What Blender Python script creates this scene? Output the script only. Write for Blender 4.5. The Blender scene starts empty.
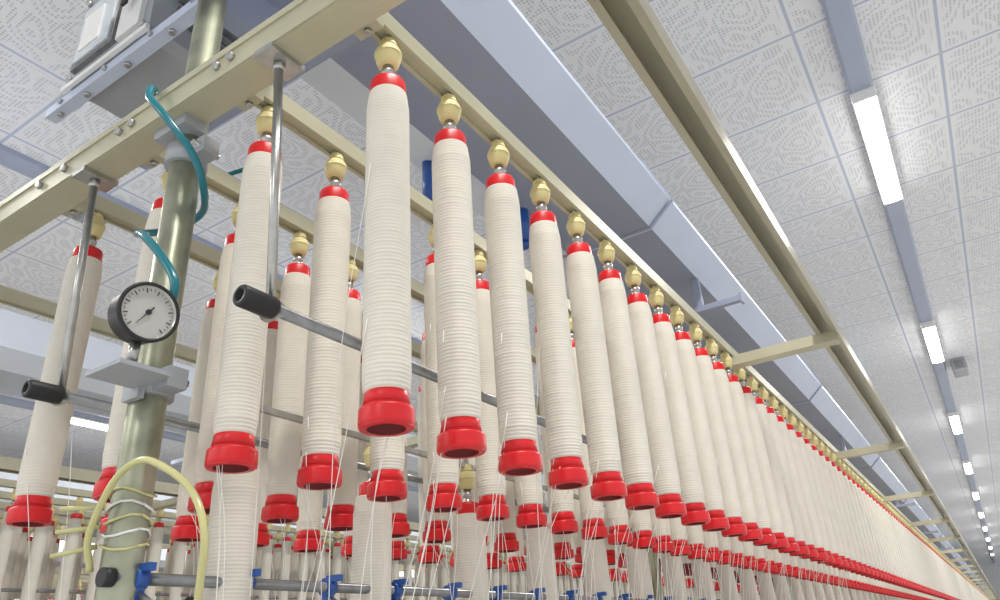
import bpy, math, random
from mathutils import Vector, Matrix
random.seed(7)
C = 1.55            # eye height above the floor
H = C + 2.6         # ceiling height
scene = bpy.context.scene
try:
    scene.view_settings.view_transform = 'Standard'
except Exception:
    pass

# ------------------------------------------------------------------ materials
def mat(name, col, rough=0.5, metal=0.0, noise=0.0, nscale=20.0, bump=0.0, bscale=100.0, stretch=None, emit=None, es=0.0, spec=None):
    m = bpy.data.materials.new(name); m.use_nodes = True
    nt = m.node_tree; b = nt.nodes['Principled BSDF']
    b.inputs['Base Color'].default_value = (*col, 1)
    b.inputs['Roughness'].default_value = rough
    b.inputs['Metallic'].default_value = metal
    if spec is not None: b.inputs['Specular IOR Level'].default_value = spec
    tc = nt.nodes.new('ShaderNodeTexCoord'); mp = nt.nodes.new('ShaderNodeMapping')
    nt.links.new(tc.outputs['Object'], mp.inputs['Vector'])
    if stretch: mp.inputs['Scale'].default_value = stretch
    if noise > 0:
        n = nt.nodes.new('ShaderNodeTexNoise'); n.inputs['Scale'].default_value = nscale; n.inputs['Detail'].default_value = 4
        nt.links.new(mp.outputs[0], n.inputs['Vector'])
        r = nt.nodes.new('ShaderNodeValToRGB')
        r.color_ramp.elements[0].position = 0.3; r.color_ramp.elements[1].position = 0.7
        r.color_ramp.elements[0].color = (*[c*(1-noise) for c in col], 1)
        r.color_ramp.elements[1].color = (*[min(1, c*(1+noise*0.6)) for c in col], 1)
        nt.links.new(n.outputs['Fac'], r.inputs[0]); nt.links.new(r.outputs[0], b.inputs['Base Color'])
    if bump > 0:
        n2 = nt.nodes.new('ShaderNodeTexNoise'); n2.inputs['Scale'].default_value = bscale
        nt.links.new(mp.outputs[0], n2.inputs['Vector'])
        bp = nt.nodes.new('ShaderNodeBump'); bp.inputs['Strength'].default_value = bump; bp.inputs['Distance'].default_value = 0.002
        nt.links.new(n2.outputs['Fac'], bp.inputs['Height']); nt.links.new(bp.outputs[0], b.inputs['Normal'])
    if emit:
        b.inputs['Emission Color'].default_value = (*emit, 1); b.inputs['Emission Strength'].default_value = es
    return m

M_yarn = mat('roving_yarn', (0.73, 0.685, 0.60), 0.9, noise=0.04, nscale=30, bump=0.08, bscale=900, spec=0.1)
M_red = mat('red_plastic', (0.68, 0.008, 0.013), 0.36, noise=0.12, nscale=30)
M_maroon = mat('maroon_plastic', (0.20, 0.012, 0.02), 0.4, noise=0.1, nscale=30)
M_holder = mat('cream_plastic', (0.70, 0.61, 0.30), 0.55, noise=0.12, nscale=40, spec=.3)
M_steel = mat('steel', (0.50, 0.50, 0.48), 0.3, 0.9, noise=0.15, nscale=60)
M_galv = mat('galvanised_pipe', (0.38, 0.39, 0.29), 0.38, 0.75, noise=0.3, nscale=25, bump=0.1, bscale=90)
M_frame = mat('cream_painted_steel', (0.49, 0.465, 0.33), 0.40, 0.15, noise=0.08, nscale=9)
M_alu = mat('anodised_profile', (0.43, 0.40, 0.30), 0.36, 0.4, noise=0.08, nscale=9)
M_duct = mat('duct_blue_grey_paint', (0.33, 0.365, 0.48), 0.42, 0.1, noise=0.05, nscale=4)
M_duct2 = mat('duct_paint_lit', (0.58, 0.64, 0.79), 0.35, 0.1, noise=0.05, nscale=4)  # lit copy of the duct paint, brightness put into the colour
M_duct3 = mat('duct_paint_bright_lit', (0.76, 0.81, 0.90), 0.3, 0.0, noise=0.04, nscale=4)  # brightest copy of the duct paint, lamp reflections put into the colour
M_black = mat('black_rubber', (0.015, 0.015, 0.017), 0.45, noise=0.2, nscale=40)
M_dark = mat('red_recess_shade', (0.16, 0.004, 0.006), 0.6)  # shaded copy of the red plastic, recess darkness put into the colour
M_bore = mat('black_recess', (0.006, 0.006, 0.006), 0.7)
M_teal = mat('teal_air_tube', (0.01, 0.17, 0.21), 0.22)
M_yel = mat('yellow_clear_hose', (0.58, 0.55, 0.25), 0.22)
M_blue = mat('blue_plastic', (0.02, 0.09, 0.35), 0.35)
M_white = mat('white_enamel', (0.80, 0.80, 0.78), 0.4)
M_dial = mat('dial_face', (0.50, 0.49, 0.46), 0.35)
M_rod = mat('dark_steel_rod', (0.30, 0.30, 0.30), 0.3, 0.8, noise=0.2, nscale=50)
M_grey = mat('grey_housing', (0.38, 0.40, 0.43), 0.45, 0.2, noise=0.06, nscale=10)
M_glass = mat('window_glass', (0.62, 0.66, 0.70), 0.1)
M_race = mat('raceway_grey', (0.38, 0.42, 0.53), 0.45, 0.1, noise=0.04, nscale=5)
M_tube = mat('lamp_diffuser', (1, 1, 1), 0.4, emit=(1.0, 0.98, 0.93), es=9.0)
M_mach = mat('machine_enamel', (0.50, 0.55, 0.55), 0.4, noise=0.06, nscale=3)
M_thread = mat('thread_cotton', (0.88, 0.85, 0.78), 0.9)

def nn(nt, t, **kw):
    n = nt.nodes.new(t)
    for k, v in kw.items(): setattr(n, k, v)
    return n
def M(nt, op, a, b=None, c=None):
    n = nt.nodes.new('ShaderNodeMath'); n.operation = op
    for i, v in enumerate((a, b, c)):
        if v is None: continue
        if isinstance(v, (int, float)): n.inputs[i].default_value = v
        else: nt.links.new(v, n.inputs[i])
    return n.outputs[0]

def ceiling_mat():
    m = bpy.data.materials.new('ceiling_perforated_tiles'); m.use_nodes = True
    nt = m.node_tree; b = nt.nodes['Principled BSDF']; b.inputs['Roughness'].default_value = 0.8
    b.inputs['Specular IOR Level'].default_value = 0.2
    g = nn(nt, 'ShaderNodeNewGeometry'); s = nn(nt, 'ShaderNodeSeparateXYZ'); nt.links.new(g.outputs['Position'], s.inputs[0])
    x = M(nt, 'ADD', s.outputs[0], 60.07); y = M(nt, 'ADD', s.outputs[1], 60.0)
    T = 0.6
    u = M(nt, 'FRACT', M(nt, 'DIVIDE', x, T)); v = M(nt, 'FRACT', M(nt, 'DIVIDE', y, T))
    eu = M(nt, 'MINIMUM', u, M(nt, 'SUBTRACT', 1, u)); ev = M(nt, 'MINIMUM', v, M(nt, 'SUBTRACT', 1, v))
    e = M(nt, 'MINIMUM', eu, ev)
    line = M(nt, 'LESS_THAN', e, 0.013)
    inner = M(nt, 'GREATER_THAN', e, 0.045)
    D = 0.6/34
    du = M(nt, 'SUBTRACT', M(nt, 'FRACT', M(nt, 'DIVIDE', x, D)), 0.5)
    dv = M(nt, 'SUBTRACT', M(nt, 'FRACT', M(nt, 'DIVIDE', y, D)), 0.5)
    dd = M(nt, 'ADD', M(nt, 'MULTIPLY', du, du), M(nt, 'MULTIPLY', dv, dv))
    dot = M(nt, 'LESS_THAN', dd, 0.12)
    cmb = nn(nt, 'ShaderNodeCombineXYZ'); nt.links.new(u, cmb.inputs[0]); nt.links.new(v, cmb.inputs[1])
    no = nn(nt, 'ShaderNodeTexNoise'); no.inputs['Scale'].default_value = 3.0; no.inputs['Detail'].default_value = 0
    nt.links.new(cmb.outputs[0], no.inputs['Vector'])
    band = M(nt, 'GREATER_THAN', M(nt, 'FRACT', M(nt, 'MULTIPLY', no.outputs['Fac'], 8.0)), 0.45)
    k = M(nt, 'MULTIPLY', M(nt, 'MULTIPLY', dot, band), inner)
    mix1 = nn(nt, 'ShaderNodeMix', data_type='RGBA'); mix1.inputs[6].default_value = (0.81, 0.81, 0.82, 1); mix1.inputs[7].default_value = (0.57, 0.57, 0.59, 1)
    nt.links.new(k, mix1.inputs[0])
    mix2 = nn(nt, 'ShaderNodeMix', data_type='RGBA'); mix2.inputs[7].default_value = (0.50, 0.54, 0.63, 1)
    nt.links.new(mix1.outputs[2], mix2.inputs[6]); nt.links.new(line, mix2.inputs[0])
    nt.links.new(mix2.outputs[2], b.inputs['Base Color'])
    return m
M_ceil = ceiling_mat()
M_floor = mat('floor_epoxy', (0.74, 0.74, 0.71), 0.35, noise=0.05, nscale=2)
M_wall = mat('wall_paint', (0.74, 0.75, 0.76), 0.7, noise=0.03, nscale=2)

# ------------------------------------------------------------------ mesh builder
class MB:
    def __init__(s): s.v = []; s.f = []; s.m = []; s.sm = []; s.mats = []
    def mi(s, m):
        if m not in s.mats: s.mats.append(m)
        return s.mats.index(m)
    def face(s, idx, m, smooth=False): s.f.append(idx); s.m.append(s.mi(m)); s.sm.append(smooth)
    def box(s, lo, hi, m, R=None, ctr=None):
        b = len(s.v)
        for z in (lo[2], hi[2]):
            for x, y in ((lo[0], lo[1]), (hi[0], lo[1]), (hi[0], hi[1]), (lo[0], hi[1])):
                p = Vector((x, y, z))
                if R is not None: p = R @ (p - ctr) + ctr
                s.v.append(tuple(p))
        for q in ((3,2,1,0),(4,5,6,7),(0,1,5,4),(1,2,6,5),(2,3,7,6),(3,0,4,7)): s.face([b+i for i in q], m)
    def bbox(s, lo, hi, m, bv=0.004):
        x0,y0,z0 = lo; x1,y1,z1 = hi
        s.prism([(x0+bv,z0),(x1-bv,z0),(x1,z0+bv),(x1,z1-bv),(x1-bv,z1),(x0+bv,z1),(x0,z1-bv),(x0,z0+bv)], y0, y1, m)
    def prism(s, poly, a0, a1, m, axis='y', ms=None):
        b = len(s.v); n = len(poly)
        for a in (a0, a1):
            for p, q in poly:
                s.v.append((p, a, q) if axis == 'y' else ((a, p, q) if axis == 'x' else (p, q, a)))
        for i in range(n):
            j = (i+1) % n
            s.face([b+i, b+j, b+n+j, b+n+i], ms[i] if ms else m)
        s.face([b+i for i in range(n)][::-1], m); s.face([b+n+i for i in range(n)], m)
    def frame(s, d):
        d = d.normalized(); a = Vector((0,0,1)) if abs(d.z) < 0.9 else Vector((1,0,0))
        u = d.cross(a).normalized(); w = d.cross(u).normalized(); return u, w
    def cyl(s, p0, p1, r0, m, r1=None, seg=20, capm=None):
        p0 = Vector(p0); p1 = Vector(p1); r1 = r0 if r1 is None else r1
        u, w = s.frame(p1-p0); b = len(s.v)
        for p, r in ((p0, r0), (p1, r1)):
            for i in range(seg):
                t = 2*math.pi*i/seg; s.v.append(tuple(p + u*math.cos(t)*r + w*math.sin(t)*r))
        for i in range(seg):
            j = (i+1) % seg; s.face([b+i, b+j, b+seg+j, b+seg+i], m, True)
        s.face([b+i for i in range(seg)][::-1], capm or m); s.face([b+seg+i for i in range(seg)], capm or m)
    def lathe(s, prof, o=(0,0,0), d=(0,0,1), seg=32):
        o = Vector(o); d = Vector(d).normalized(); u, w = s.frame(d); b = len(s.v)
        for r, h, *_ in prof:
            for i in range(seg):
                t = 2*math.pi*i/seg; s.v.append(tuple(o + d*h + u*math.cos(t)*max(r,1e-5) + w*math.sin(t)*max(r,1e-5)))
        for k in range(len(prof)-1):
            m = prof[k][2]; smt = prof[k][3] if len(prof[k]) > 3 else True
            if m is None: continue
            for i in range(seg):
                j = (i+1) % seg; s.face([b+k*seg+i, b+k*seg+j, b+(k+1)*seg+j, b+(k+1)*seg+i], m, smt)
    def tube(s, pts, r, m, seg=10, sub=8):
        P = [Vector(p) for p in pts]
        if sub > 1 and len(P) > 2:
            Q = []
            E = [P[0]*2-P[1]] + P + [P[-1]*2-P[-2]]
            for i in range(1, len(E)-2):
                for k in range(sub):
                    t = k/sub; a,b_,c,d = E[i-1],E[i],E[i+1],E[i+2]
                    Q.append(0.5*((2*b_)+(c-a)*t+(2*a-5*b_+4*c-d)*t*t+(3*b_-a-3*c+d)*t**3))
            Q.append(P[-1]); P = Q
        b = len(s.v); u = None
        for k, p in enumerate(P):
            d = (P[min(k+1,len(P)-1)] - P[max(k-1,0)]).normalized()
            if u is None: u, _ = s.frame(d)
            u = (u - d*u.dot(d)).normalized(); w = d.cross(u)
            for i in range(seg):
                t = 2*math.pi*i/seg; s.v.append(tuple(p + u*math.cos(t)*r + w*math.sin(t)*r))
        for k in range(len(P)-1):
            for i in range(seg):
                j = (i+1) % seg; s.face([b+k*seg+i, b+k*seg+j, b+(k+1)*seg+j, b+(k+1)*seg+i], m, True)
        s.face([b+i for i in range(seg)][::-1], m); n = b+(len(P)-1)*seg; s.face([n+i for i in range(seg)], m)
    def mesh(s, name):
        me = bpy.data.meshes.new(name); me.from_pydata(s.v, [], s.f)
        for m in s.mats: me.materials.append(m)
        me.polygons.foreach_set('material_index', s.m); me.polygons.foreach_set('use_smooth', s.sm)
        me.update()
        import bmesh
        bm = bmesh.new(); bm.from_mesh(me); bmesh.ops.recalc_face_normals(bm, faces=bm.faces); bm.to_mesh(me); bm.free()
        return me
    def obj(s, name, loc=(0,0,0)): return link(name, s.mesh(name), loc)
def link(name, me, loc=(0,0,0)):
    o = bpy.data.objects.new(name, me); o.location = loc; scene.collection.objects.link(o); return o

Z0 = (0, 0, C)   # objects below are modelled in eye-height-relative coordinates and lifted by C
YE = 42.0        # far end of the machines

# ------------------------------------------------------------------ room
b = MB(); b.box((-16, -5, H), (4, 46, H+0.1), M_ceil); b.obj('ceiling')
b = MB(); b.box((-16, -5, -0.1), (4, 46, 0), M_floor); b.obj('floor')
b = MB(); b.box((-16, 46, 0), (4, 46.15, H), M_wall); b.obj('wall_back')
b = MB(); b.box((-16.15, -5, 0), (-16, 46, H), M_wall); b.obj('wall_left')

# ------------------------------------------------------------------ bobbins
def bobbin_profile(rt, rb, rings, zt=0.599, zb=0.228, red=M_red, detail=True):
    p = []
    p += [(0.0045, .700, M_steel), (0.0045, .684, M_steel), (0.0, .684, None)]
    h = M_holder   # acorn: small rounded cap, groove, flared skirt, tapered nose
    p += [(0.0, .689, h), (0.0070, .689, h), (0.0096, .6865, h), (0.0108, .682, h), (0.0112, .678, h), (0.0112, .678, None), (0.0112, .678, h), (0.0102, .6772, h), (0.0102, .6755, None),
          (0.0102, .6755, h), (0.0132, .6735, h), (0.0152, .670, h), (0.0167, .6655, h), (0.0170, .6625, h), (0.0170, .6625, None), (0.0170, .6625, h), (0.0159, .6612, h), (0.0159, .6612, None),
          (0.0159, .6612, h), (0.0152, .656, h), (0.0138, .6505, h), (0.0120, .6460, h), (0.0105, .6445, h), (0.0, .644, None)]
    st = M_steel
    p += [(0.0, .646, st), (0.0070, .646, st), (0.0070, .638, st), (0.0088, .637, st), (0.0088, .631, st), (0.0068, .630, st), (0.0068, .625, st), (0.0082, .624, st), (0.0082, .617, st), (0.007, .612, None)]
    p += [(0.007, .620, red), (0.0165, .620, red), (0.0196, .6185, red), (0.0212, .615, red), (0.0216, zt+.002, red), (0.0216, zt-0.006, None)]
    y = M_yarn
    p += [(0.0212, zt, y)]
    L = zt-zb
    for i in range(rings):
        t = (i+0.0)/rings; z = zt - 0.0005 - (L-0.002)*t; r = rt+(rb-rt)*t
        r *= (0.91 + 0.09*min(1, i/5.0)) * (0.93+0.07*min(1, (rings-i)/4.0))
        r += random.uniform(-0.00010, 0.00010)
        dz = (L-0.002)/rings
        if detail:
            p += [(r-0.00045, z, y), (r-.00004, z-dz*0.28, y), (r, z-dz*0.5, y), (r-.00004, z-dz*0.72, y)]
        else:
            p += [(r-0.0003, z, y), (r, z-dz*0.5, y)]
    p += [(0.020, zb, None)]
    # collar, waist, straight-sided flange, recess underneath (doubled rings keep edges crisp)
    p += [(0.0200, zb+0.002, red), (0.0214, zb, red), (0.0216, .2235, red), (0.0228, .2165, red), (0.0228, .2165, None),
          (0.0228, .2165, red), (0.0212, .2158, red), (0.0212, .2158, None), (0.0212, .2158, red), (0.0212, .2135, None),
          (0.0212, .2135, red), (0.0256, .2130, red), (0.0265, .2118, red), (0.0267, .2100, red), (0.0269, .1985, red), (0.0265, .1955, red), (0.0252, .1940, red), (0.0252, .1940, None),
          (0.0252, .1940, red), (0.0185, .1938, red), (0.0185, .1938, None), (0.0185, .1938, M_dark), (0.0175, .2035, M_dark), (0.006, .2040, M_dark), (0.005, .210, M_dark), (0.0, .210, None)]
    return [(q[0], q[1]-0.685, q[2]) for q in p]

HZ = C + 0.685
variants = []
for i, (rt, rb, n) in enumerate([(0.0254, .0239, 84), (0.0250, .0237, 87), (0.0258, .0238, 82), (0.0249, .0241, 86), (0.0254, .0234, 84)]):
    b = MB(); b.lathe(bobbin_profile(rt, rb, n), seg=40); variants.append(b.mesh('roving_bobbin_mesh_%d' % i))
b = MB(); b.lathe(bobbin_profile(0.0254, .0237, 24, detail=False), seg=16); low = b.mesh('roving_bobbin_simple')
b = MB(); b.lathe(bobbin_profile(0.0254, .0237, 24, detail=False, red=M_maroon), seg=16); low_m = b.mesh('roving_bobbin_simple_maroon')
b = MB(); b.lathe(bobbin_profile(0.0290, .0285, 84, red=M_red), seg=32); lower_me = b.mesh('lower_bobbin_mesh')
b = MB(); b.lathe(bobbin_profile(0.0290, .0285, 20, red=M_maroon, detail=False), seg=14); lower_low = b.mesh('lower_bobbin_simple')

P = 0.1245; Y0 = 0.497
ROWS = [-0.4400, -0.650, -0.858, -1.068]
NEAR = 22
def near_bobbin(name, me, loc):
    o = link(name, me, loc); o.rotation_euler = (random.uniform(-.006, .006), random.uniform(-.006, .006), random.uniform(0, 6.28)); return o
for ri, x in enumerate(ROWS):
    for k in range(NEAR if ri == 0 else 14):
        near_bobbin('roving_bobbin', random.choice(variants), (x, Y0+P*k+random.uniform(-.002,.002), HZ))
def row(name, me, x, y, z, n, step):
    o = link(name, me, (x, y, z)); a = o.modifiers.new('row', 'ARRAY'); a.use_relative_offset = False; a.use_constant_offset = True
    a.constant_offset_displace = (0, step, 0); a.count = n; return o
for ri, x in enumerate(ROWS):
    k0 = NEAR if ri == 0 else 14
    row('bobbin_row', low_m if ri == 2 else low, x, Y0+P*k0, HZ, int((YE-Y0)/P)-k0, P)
LOWX = -0.757; LSH = -0.375
for k in range(8):
    near_bobbin('lower_bobbin', lower_me, (LOWX, 0.585+2*P*k, HZ+LSH))
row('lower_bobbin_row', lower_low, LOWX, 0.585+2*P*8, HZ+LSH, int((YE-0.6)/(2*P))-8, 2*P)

# ------------------------------------------------------------------ creel frame
CB = [0.43+12*P*k for k in range(28)]
b = MB()
def channel_x(b, x0, x1, yc, z0, z1, m, w=0.04):
    t = 0.004; y0 = yc-w/2; y1 = yc+w/2
    b.prism([(y0,z0),(y1,z0),(y1,z1),(y1-0.010,z1),(y1-0.010,z1-t),(y1-t,z1-t),(y1-t,z0+t),(y0+t,z0+t),(y0+t,z1-t),(y0+0.010,z1-t),(y0+0.010,z1),(y0,z1)], x0, x1, m, axis='x')
for i, y in enumerate(CB):
    channel_x(b, -1.62, -0.165, y, 0.663 if i else 0.671, 0.690 if i else 0.720, M_frame, .044 if i == 0 else .04)
    if i == 0:
        b.box((-1.62, y-0.0245, 0.708), (-0.165, y-0.021, 0.719), M_frame)
        b.box((-1.62, y-0.0245, 0.672), (-0.165, y-0.021, 0.679), M_frame)
for x in ROWS + [-1.5]:
    b.prism([(x-.013,.690),(x-.007,.690),(x-.007,.694),(x+.007,.694),(x+.007,.690),(x+.013,.690),(x+.013,.716),(x-.013,.716)], 0.44, YE, M_frame)
b.prism([(-.210,.688),(-.198,.688),(-.198,.692),(-.204,.692),(-.204,.722),(-.166,.722),(-.166,.692),(-.172,.692),(-.172,.688),(-.160,.688),(-.160,.730),(-.210,.730)], -0.6, YE, M_alu)
b.box((LOWX-.004, 0.56, .308), (LOWX+.004, YE, .316), M_steel)
yf = CB[0]-0.0225
for x in (-0.37,-0.44,-0.62,-0.648,-0.83,-0.86,-1.0,-1.07):
    b.cyl((x, yf+0.002, .696), (x, yf-0.006, .696), .006, M_steel, seg=6)
for x in (-0.555, -0.950):
    b.box((x-.016, CB[0]-.026, .664), (x+.016, CB[0]+.026, .672), M_steel)
    b.cyl((x, CB[0], .664), (x, CB[0], .652), .008, M_steel, seg=6)
for x in ROWS:
    b.box((x-.018, .453, .676), (x+.018, .470, .690), M_frame)
    b.cyl((x, .462, .676), (x, .462, .670), .005, M_steel, seg=6)
for i, y in enumerate(CB):
    top = 1.195 if i % 2 == 0 else .665
    b.cyl((-.757, y+.022 if i == 0 else y, -0.80), (-.757, y+.022 if i == 0 else y, top), .0205, M_galv, seg=28)
yp = CB[0]+.022
for z in (.625, .300):
    b.cyl((-.757, yp, z-.014), (-.757, yp, z+.014), .027, M_grey, seg=24)
    b.box((-.737, yp-.012, z-.012), (-.705, yp+.012, z+.012), M_grey)
    b.cyl((-.718, yp-.020, z), (-.718, yp+.020, z), .005, M_steel, seg=8)
b.box((-.79, yp-.032, .655), (-.724, yp+.0, .672), M_grey)
frame_me = b.mesh('creel_frame')
link('creel_frame', frame_me, Z0)

# ------------------------------------------------------------------ guide rods with black caps
def guide(x, z, xt):
    b = MB()
    b.cyl((x, .425, z), (x, YE, z), .0068, M_rod, seg=16)
    b.lathe([(0,.006,M_bore),(.006,.006,M_bore),(.0065,-.0003,M_black),(.0105,.0,M_black),(.0118,.002,M_black),(.0120,.040,M_black),(.0110,.043,M_black),(.0,.043,None)], o=(x,.402,z), d=(0,1,0), seg=24)
    b.cyl((xt, CB[0], .655), (x-.008, CB[0]+.018, z-.002), .0055, M_steel, seg=14)
    b.cyl((x-.016, .448, z), (x+.004, .448, z), .0095, M_steel, seg=12)
    return b.mesh('guide_rod')
g1 = guide(-.545, .333, -.555); g2 = guide(-.945, .333, -.950)
link('guide_rod', g1, Z0); link('guide_rod', g2, Z0)

# lower rods with blue clips
b = MB()
for x, z in ((-.745, .092), (-.700, .062)):
    b.cyl((x, .43 if x < -.72 else .50, z), (x, YE, z), .0065, M_rod, seg=14)
    b.cyl((x, (.425 if x < -.72 else .495), z), (x, (.437 if x < -.72 else .507), z), .0095, M_black, seg=14)
for k in range(40):
    y = .465+.135*k
    b.cyl((-.745, y-.007, .092), (-.745, y+.007, .092), .0115, M_blue, seg=14)
    b.box((-.752, y-.005, .066), (-.738, y+.005, .092), M_blue)
    b.box((-.745, y-.004, .098), (-.722, y+.004, .106), M_blue)
    b.cyl((-.745, y, .080), (-.70, y, .058), .0035, M_steel, seg=8)
b.obj('lower_guide_rail', Z0)

# ------------------------------------------------------------------ pressure gauge
b = MB()
gc = Vector((-.678, .389, .350)); n = Vector((.985, -.12, -.12)).normalized()
b.lathe([(0,-.030,M_black),(.027,-.030,M_black),(.031,-.026,M_black),(.0315,-.004,M_black),(.0330,-.003,M_black),(.0333,.003,M_black),(.0315,.0045,M_black),(.0290,.003,M_steel),(.0285,.000,M_dial,False),(0,.000,None)], o=gc, d=n, seg=48)
u = n.cross(Vector((0,0,1))).normalized(); w = u.cross(n).normalized()
for i in range(28):
    a = math.radians(-45+270*i/27); dv = u*(-math.cos(a))+w*math.sin(a); big = i % 3 == 0
    p0 = gc+n*.0006+dv*.0265; p1 = gc+n*.0006+dv*(.0215 if big else .024)
    b.cyl(p0, p1, .0005 if big else .0003, M_black, seg=5)
nd = (u*.55-w*.8).normalized()
b.cyl(gc+n*.0012-nd*.008, gc+n*.0012+nd*.019, .0009, M_black, r1=.0003, seg=6)
b.cyl(gc, gc+n*.002, .003, M_black, seg=12)
bk = gc - n*.03
b.cyl(bk, bk-n*.018, .007, M_steel, seg=6)
b.cyl(gc-n*.015-w*.031, gc-n*.015-w*.055, .006, M_steel, seg=8)
b.box((-.748, .372, .290), (-.685, .430, .295), M_grey)
b.box((-.765, .425, .278), (-.735, .433, .312), M_grey)
b.obj('pressure_gauge', Z0)

# ------------------------------------------------------------------ hoses
b = MB()
b.tube([(-.90,.60,.745),(-.84,.46,.742),(-.775,.400,.722),(-.757,.386,.690),(-.722,.398,.640),(-.704,.425,.597),(-.712,.452,.566),(-.760,.487,.560),(-.805,.475,.545),(-.800,.430,.515),(-.745,.405,.480),(-.700,.405,.435),(-.672,.410,.392),(-.685,.412,.366),(-.712,.400,.355)], .0050, M_teal, seg=12)
b.tube([(-.90,.60,.745),(-.80,.62,.76),(-.66,.50,.738),(-.60,.455,.700),(-.585,.453,.668)], .0038, M_teal, seg=12)
b.obj('teal_air_hose', Z0)
b = MB()
b.tube([(-.775,.43,.10),(-.768,.418,.135),(-.735,.415,.182),(-.690,.412,.196),(-.650,.412,.184),(-.606,.418,.154),(-.582,.42,.112),(-.594,.43,.060),(-.62,.45,.0)], .0036, M_yel, seg=12)
for i in range(5):
    z = .122+.014*i
    b.tube([(-.757+.023*math.cos(t), yp+.023*math.sin(t), z+.004*math.sin(t*2+i)) for t in [k*math.pi/6 for k in range(13)]], .0014, M_white if i % 2 else M_yel, seg=6, sub=1)
for i in range(3):
    b.cyl((-.775, yp-.02, .125+.02*i), (-.812, yp-.045, .118+.024*i), .0026, M_yel, seg=8)
b.obj('clear_yellow_hose', Z0)

# ------------------------------------------------------------------ duct
def duct(m1, m2, m3):
    b = MB()
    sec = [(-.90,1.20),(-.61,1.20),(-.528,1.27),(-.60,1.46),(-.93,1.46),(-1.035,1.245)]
    b.prism(sec, -1.2, YE, m1, ms=[m1, m2, m2, m1, m1, m3])  # chamfers take the lit copies, so their brightness is painted on
    cx, cz = -.765, 1.33
    def scaled(s): return [(cx+(x-cx)*s, cz+(z-cz)*s) for x, z in sec]
    for k in range(-1, 18):
        y = 1.956+2.4*k
        b.prism(scaled(1.03), y-.005, y+.005, m1)
        b.prism(scaled(1.025), y+.008, y+.016, m2)
    for k in range(14):
        y = 2.42+2.99*k
        b.box((-1.06,y-.012,1.066),(-.47,y+.012,1.086), m1)
        b.box((-.475,y-.016,1.058),(-.467,y+.016,1.094), m1)
        for x in (-.62,-.90): b.box((x-.012,y-.01,1.086),(x+.012,y+.01,1.202), m1)
    for x, y in ((-.894,1.62),(-.985,1.30),(-.894,2.05)):
        b.cyl((x,y,1.09),(x,y,1.24),.026,M_blue,seg=20); b.cyl((x,y,1.075),(x,y,1.09),.018,M_blue,seg=20)
    return b.mesh('air_duct')
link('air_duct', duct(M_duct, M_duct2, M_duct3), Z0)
duct_me = duct(M_duct2, M_duct3, M_duct3)  # neighbour ducts use the lit copies to imitate lamp reflections

# ------------------------------------------------------------------ travelling cleaner housing
b = MB()
b.bbox((-1.345,.512,1.110),(-1.06,.76,1.40), M_grey, .018)
b.box((-1.355,.507,1.385),(-1.05,.77,1.397), M_white)
b.box((-1.350,.504,1.110),(-1.055,.513,1.122), M_white)
b.box((-1.325,.502,1.150),(-1.175,.513,1.325), M_rod)
b.box((-1.313,.498,1.162),(-1.187,.504,1.313), M_glass)
b.box((-1.295,.495,1.185),(-1.225,.499,1.280), M_white)
b.box((-1.160,.502,1.140),(-1.085,.513,1.37), M_white)
b.cyl((-1.122,.503,1.25),(-1.122,.487,1.25),.014,M_rod,seg=12)
b.box((-1.130,.484,1.20),(-1.114,.490,1.265), M_black)
for x,z in ((-1.33,1.135),(-1.075,1.135),(-1.33,1.36),(-1.075,1.36)):
    b.cyl((x,.513,z),(x,.502,z),.007,M_steel,seg=8)
for i in range(6): b.box((-1.062,.56,1.18+.026*i),(-1.055,.72,1.192+.026*i), M_rod)
b.box((-1.42,.515,1.085),(-.66,.540,1.108), M_duct2)
b.box((-1.42,.73,1.085),(-.66,.75,1.108), M_duct)
for x in (-1.38,-1.28,-1.14,-1.0): b.cyl((x,.5275,1.085),(x,.5275,1.078),.007,M_steel,seg=6)
for x in (-1.36,-1.20,-1.05): b.cyl((x,.515,1.097),(x,.509,1.097),.006,M_steel,seg=6)
b.box((-.93,.512,1.10),(-.89,.75,1.20),M_duct)
b.obj('overhead_cleaner', Z0)

# ------------------------------------------------------------------ threads
b = MB()
for ri, x in enumerate(ROWS):
    for k in range(22 if ri == 0 else 14):
        for rep in range(4 if ri < 2 else 2):
            y = Y0+P*k; s = 1 if x > LOWX else -1
            z0 = random.uniform(.22,.52) if rep == 0 else random.uniform(.2,.3)
            tx = LOWX + s*(.20 if ri in (0,3) else .09) + random.uniform(-.07,.05)
            side = random.choice((-1, 1))*.0250
            p0 = (x, y+side, z0); p1 = ((x*.55+tx*.45), y+side*.5+.01, z0*.45-.02); p2 = (tx, y+.13*random.uniform(-1,1), -.30)
            b.tube([p0, p1, p2], .00055, M_thread, seg=4, sub=6)
b.obj('roving_threads', Z0)

# ------------------------------------------------------------------ lower machine body (to floor)
b = MB()
b.bbox((-.98,.35,-C),(-.53,YE,-.95), M_mach, .03)
b.bbox((-1.10,.30,-.98),(-.41,YE,-.93), M_mach, .01)
b.bbox((-.90,.40,-.93),(-.61,YE,-.78), M_mach, .02)
b.prism([(-.61,-.72),(-.42,-.62),(-.41,-.60),(-.61,-.68)], .4, YE, M_frame)
b.prism([(-.90,-.72),(-1.09,-.62),(-1.10,-.60),(-.90,-.68)], .4, YE, M_frame)
for x in (-.52,-.50,-1.0,-1.02): b.cyl((x,.42,-.55),(x,YE,-.55),.012,M_steel,seg=14)
b.bbox((-1.16,-.10,-C),(-.35,.36,-.42), M_mach, .03)
b.box((-.36,.0,-1.1),(-.345,.28,-.6), M_duct)
for k in range(0, 28):
    y = CB[k]; b.box((-.80,y-.03,-.80),(-.715,y+.07,-.70), M_frame)
body_me = b.mesh('machine_body'); link('spinning_machine_body', body_me, Z0)
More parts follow.
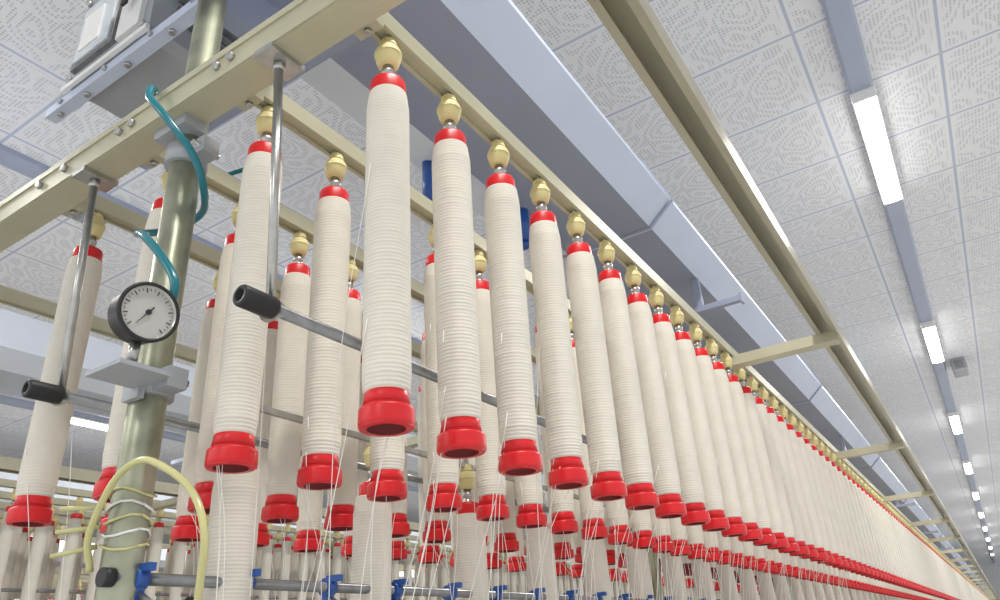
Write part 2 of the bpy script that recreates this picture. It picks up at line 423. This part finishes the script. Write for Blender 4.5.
b = MB()
b.lathe([(.0,.20,M_yarn),(.006,.20,M_yarn),(.007,.17,M_yarn),(.018,.12,M_yarn),(.019,.04,M_yarn),(.010,.02,M_steel),(.010,0,M_steel),(0,0,None)], seg=12)
cop = b.mesh('spindle_cop')
for x in (-.47,-1.04): row('spindle_cop_row', cop, x, .45, C-.93, int((YE-.5)/.075), .075)

# ------------------------------------------------------------------ neighbouring machines
for off in (-2.65, -5.3, -7.95):
    o = (off, 0, C)
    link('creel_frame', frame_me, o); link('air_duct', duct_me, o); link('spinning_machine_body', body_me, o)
    link('guide_rod', g1, o); link('guide_rod', g2, o)
    for x in ROWS: row('bobbin_row', low, x+off, Y0, HZ, 330 if off > -3 else 120, P)
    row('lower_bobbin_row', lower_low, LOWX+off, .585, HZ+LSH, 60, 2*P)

# ------------------------------------------------------------------ ceiling lamps
def raceway(x):
    b = MB()
    b.prism([(x-.06,H),(x-.06,H-.03),(x-.045,H-.055),(x+.045,H-.055),(x+.06,H-.03),(x+.06,H)], -5, 46, M_race)
    b.obj('lamp_raceway')
for x in (.145, -3.84, -7.8):
    raceway(x)
    for k in range(-1, 11):
        y = .33+3.86*k
        b = MB()
        b.bbox((-.062,-.62,-.075),(.062,.62,-.055), M_white, .006)
        b.prism([(-.055,-.075),(-.052,-.098),(-.03,-.112),(.03,-.112),(.052,-.098),(.055,-.075)], -.60, .60, M_tube)
        b.box((-.058,-.615,-.110),(.058,-.60,-.07), M_white); b.box((-.058,.60,-.110),(.058,.615,-.07), M_white)
        lampo = b.obj('fluorescent_lamp', (x, y, H))
        if k < 9:
            L = bpy.data.lights.new('fluorescent_light', 'AREA'); L.shape = 'RECTANGLE'; L.size = .09; L.size_y = 1.18
            L.energy = 52; L.color = (1, .975, .93)
            lo = bpy.data.objects.new('tube_light', L); lo.location = (0, 0, -.116); scene.collection.objects.link(lo); lo.parent = lampo
b = MB(); b.bbox((.26,9.0,H-.14),(.40,9.3,H), M_grey, .01); b.box((.29,8.99,H-.12),(.37,9.0,H-.03), M_rod); b.obj('ceiling_speaker')
b = MB(); b.box((-4.15,1.55,H-.03),(-3.98,1.95,H), M_grey)
for i in range(7): b.box((-4.14,1.57+.055*i,H-.034),(-3.99,1.60+.055*i,H-.03), M_rod)
b.obj('ceiling_vent')

# ------------------------------------------------------------------ world
w = bpy.data.worlds.new('hall_fill_light'); scene.world = w; w.use_nodes = True  # uniform fill light added through the open sides, no daylight source
w.node_tree.nodes['Background'].inputs[0].default_value = (0.95, 0.965, 1.0, 1)
w.node_tree.nodes['Background'].inputs[1].default_value = 0.95

# ------------------------------------------------------------------ camera
cam = bpy.data.cameras.new('camera'); cam.sensor_width = 36; cam.lens = 25.85; cam.clip_start = .02; cam.clip_end = 200
co = bpy.data.objects.new('camera', cam); scene.collection.objects.link(co)
R = Matrix(((.8364, .2869, .4671), (.5447, -.3396, -.7668), (-.0613, .8957, -.4405)))
co.matrix_world = Matrix.Translation((0, 0, C)) @ R.to_4x4()
scene.camera = co
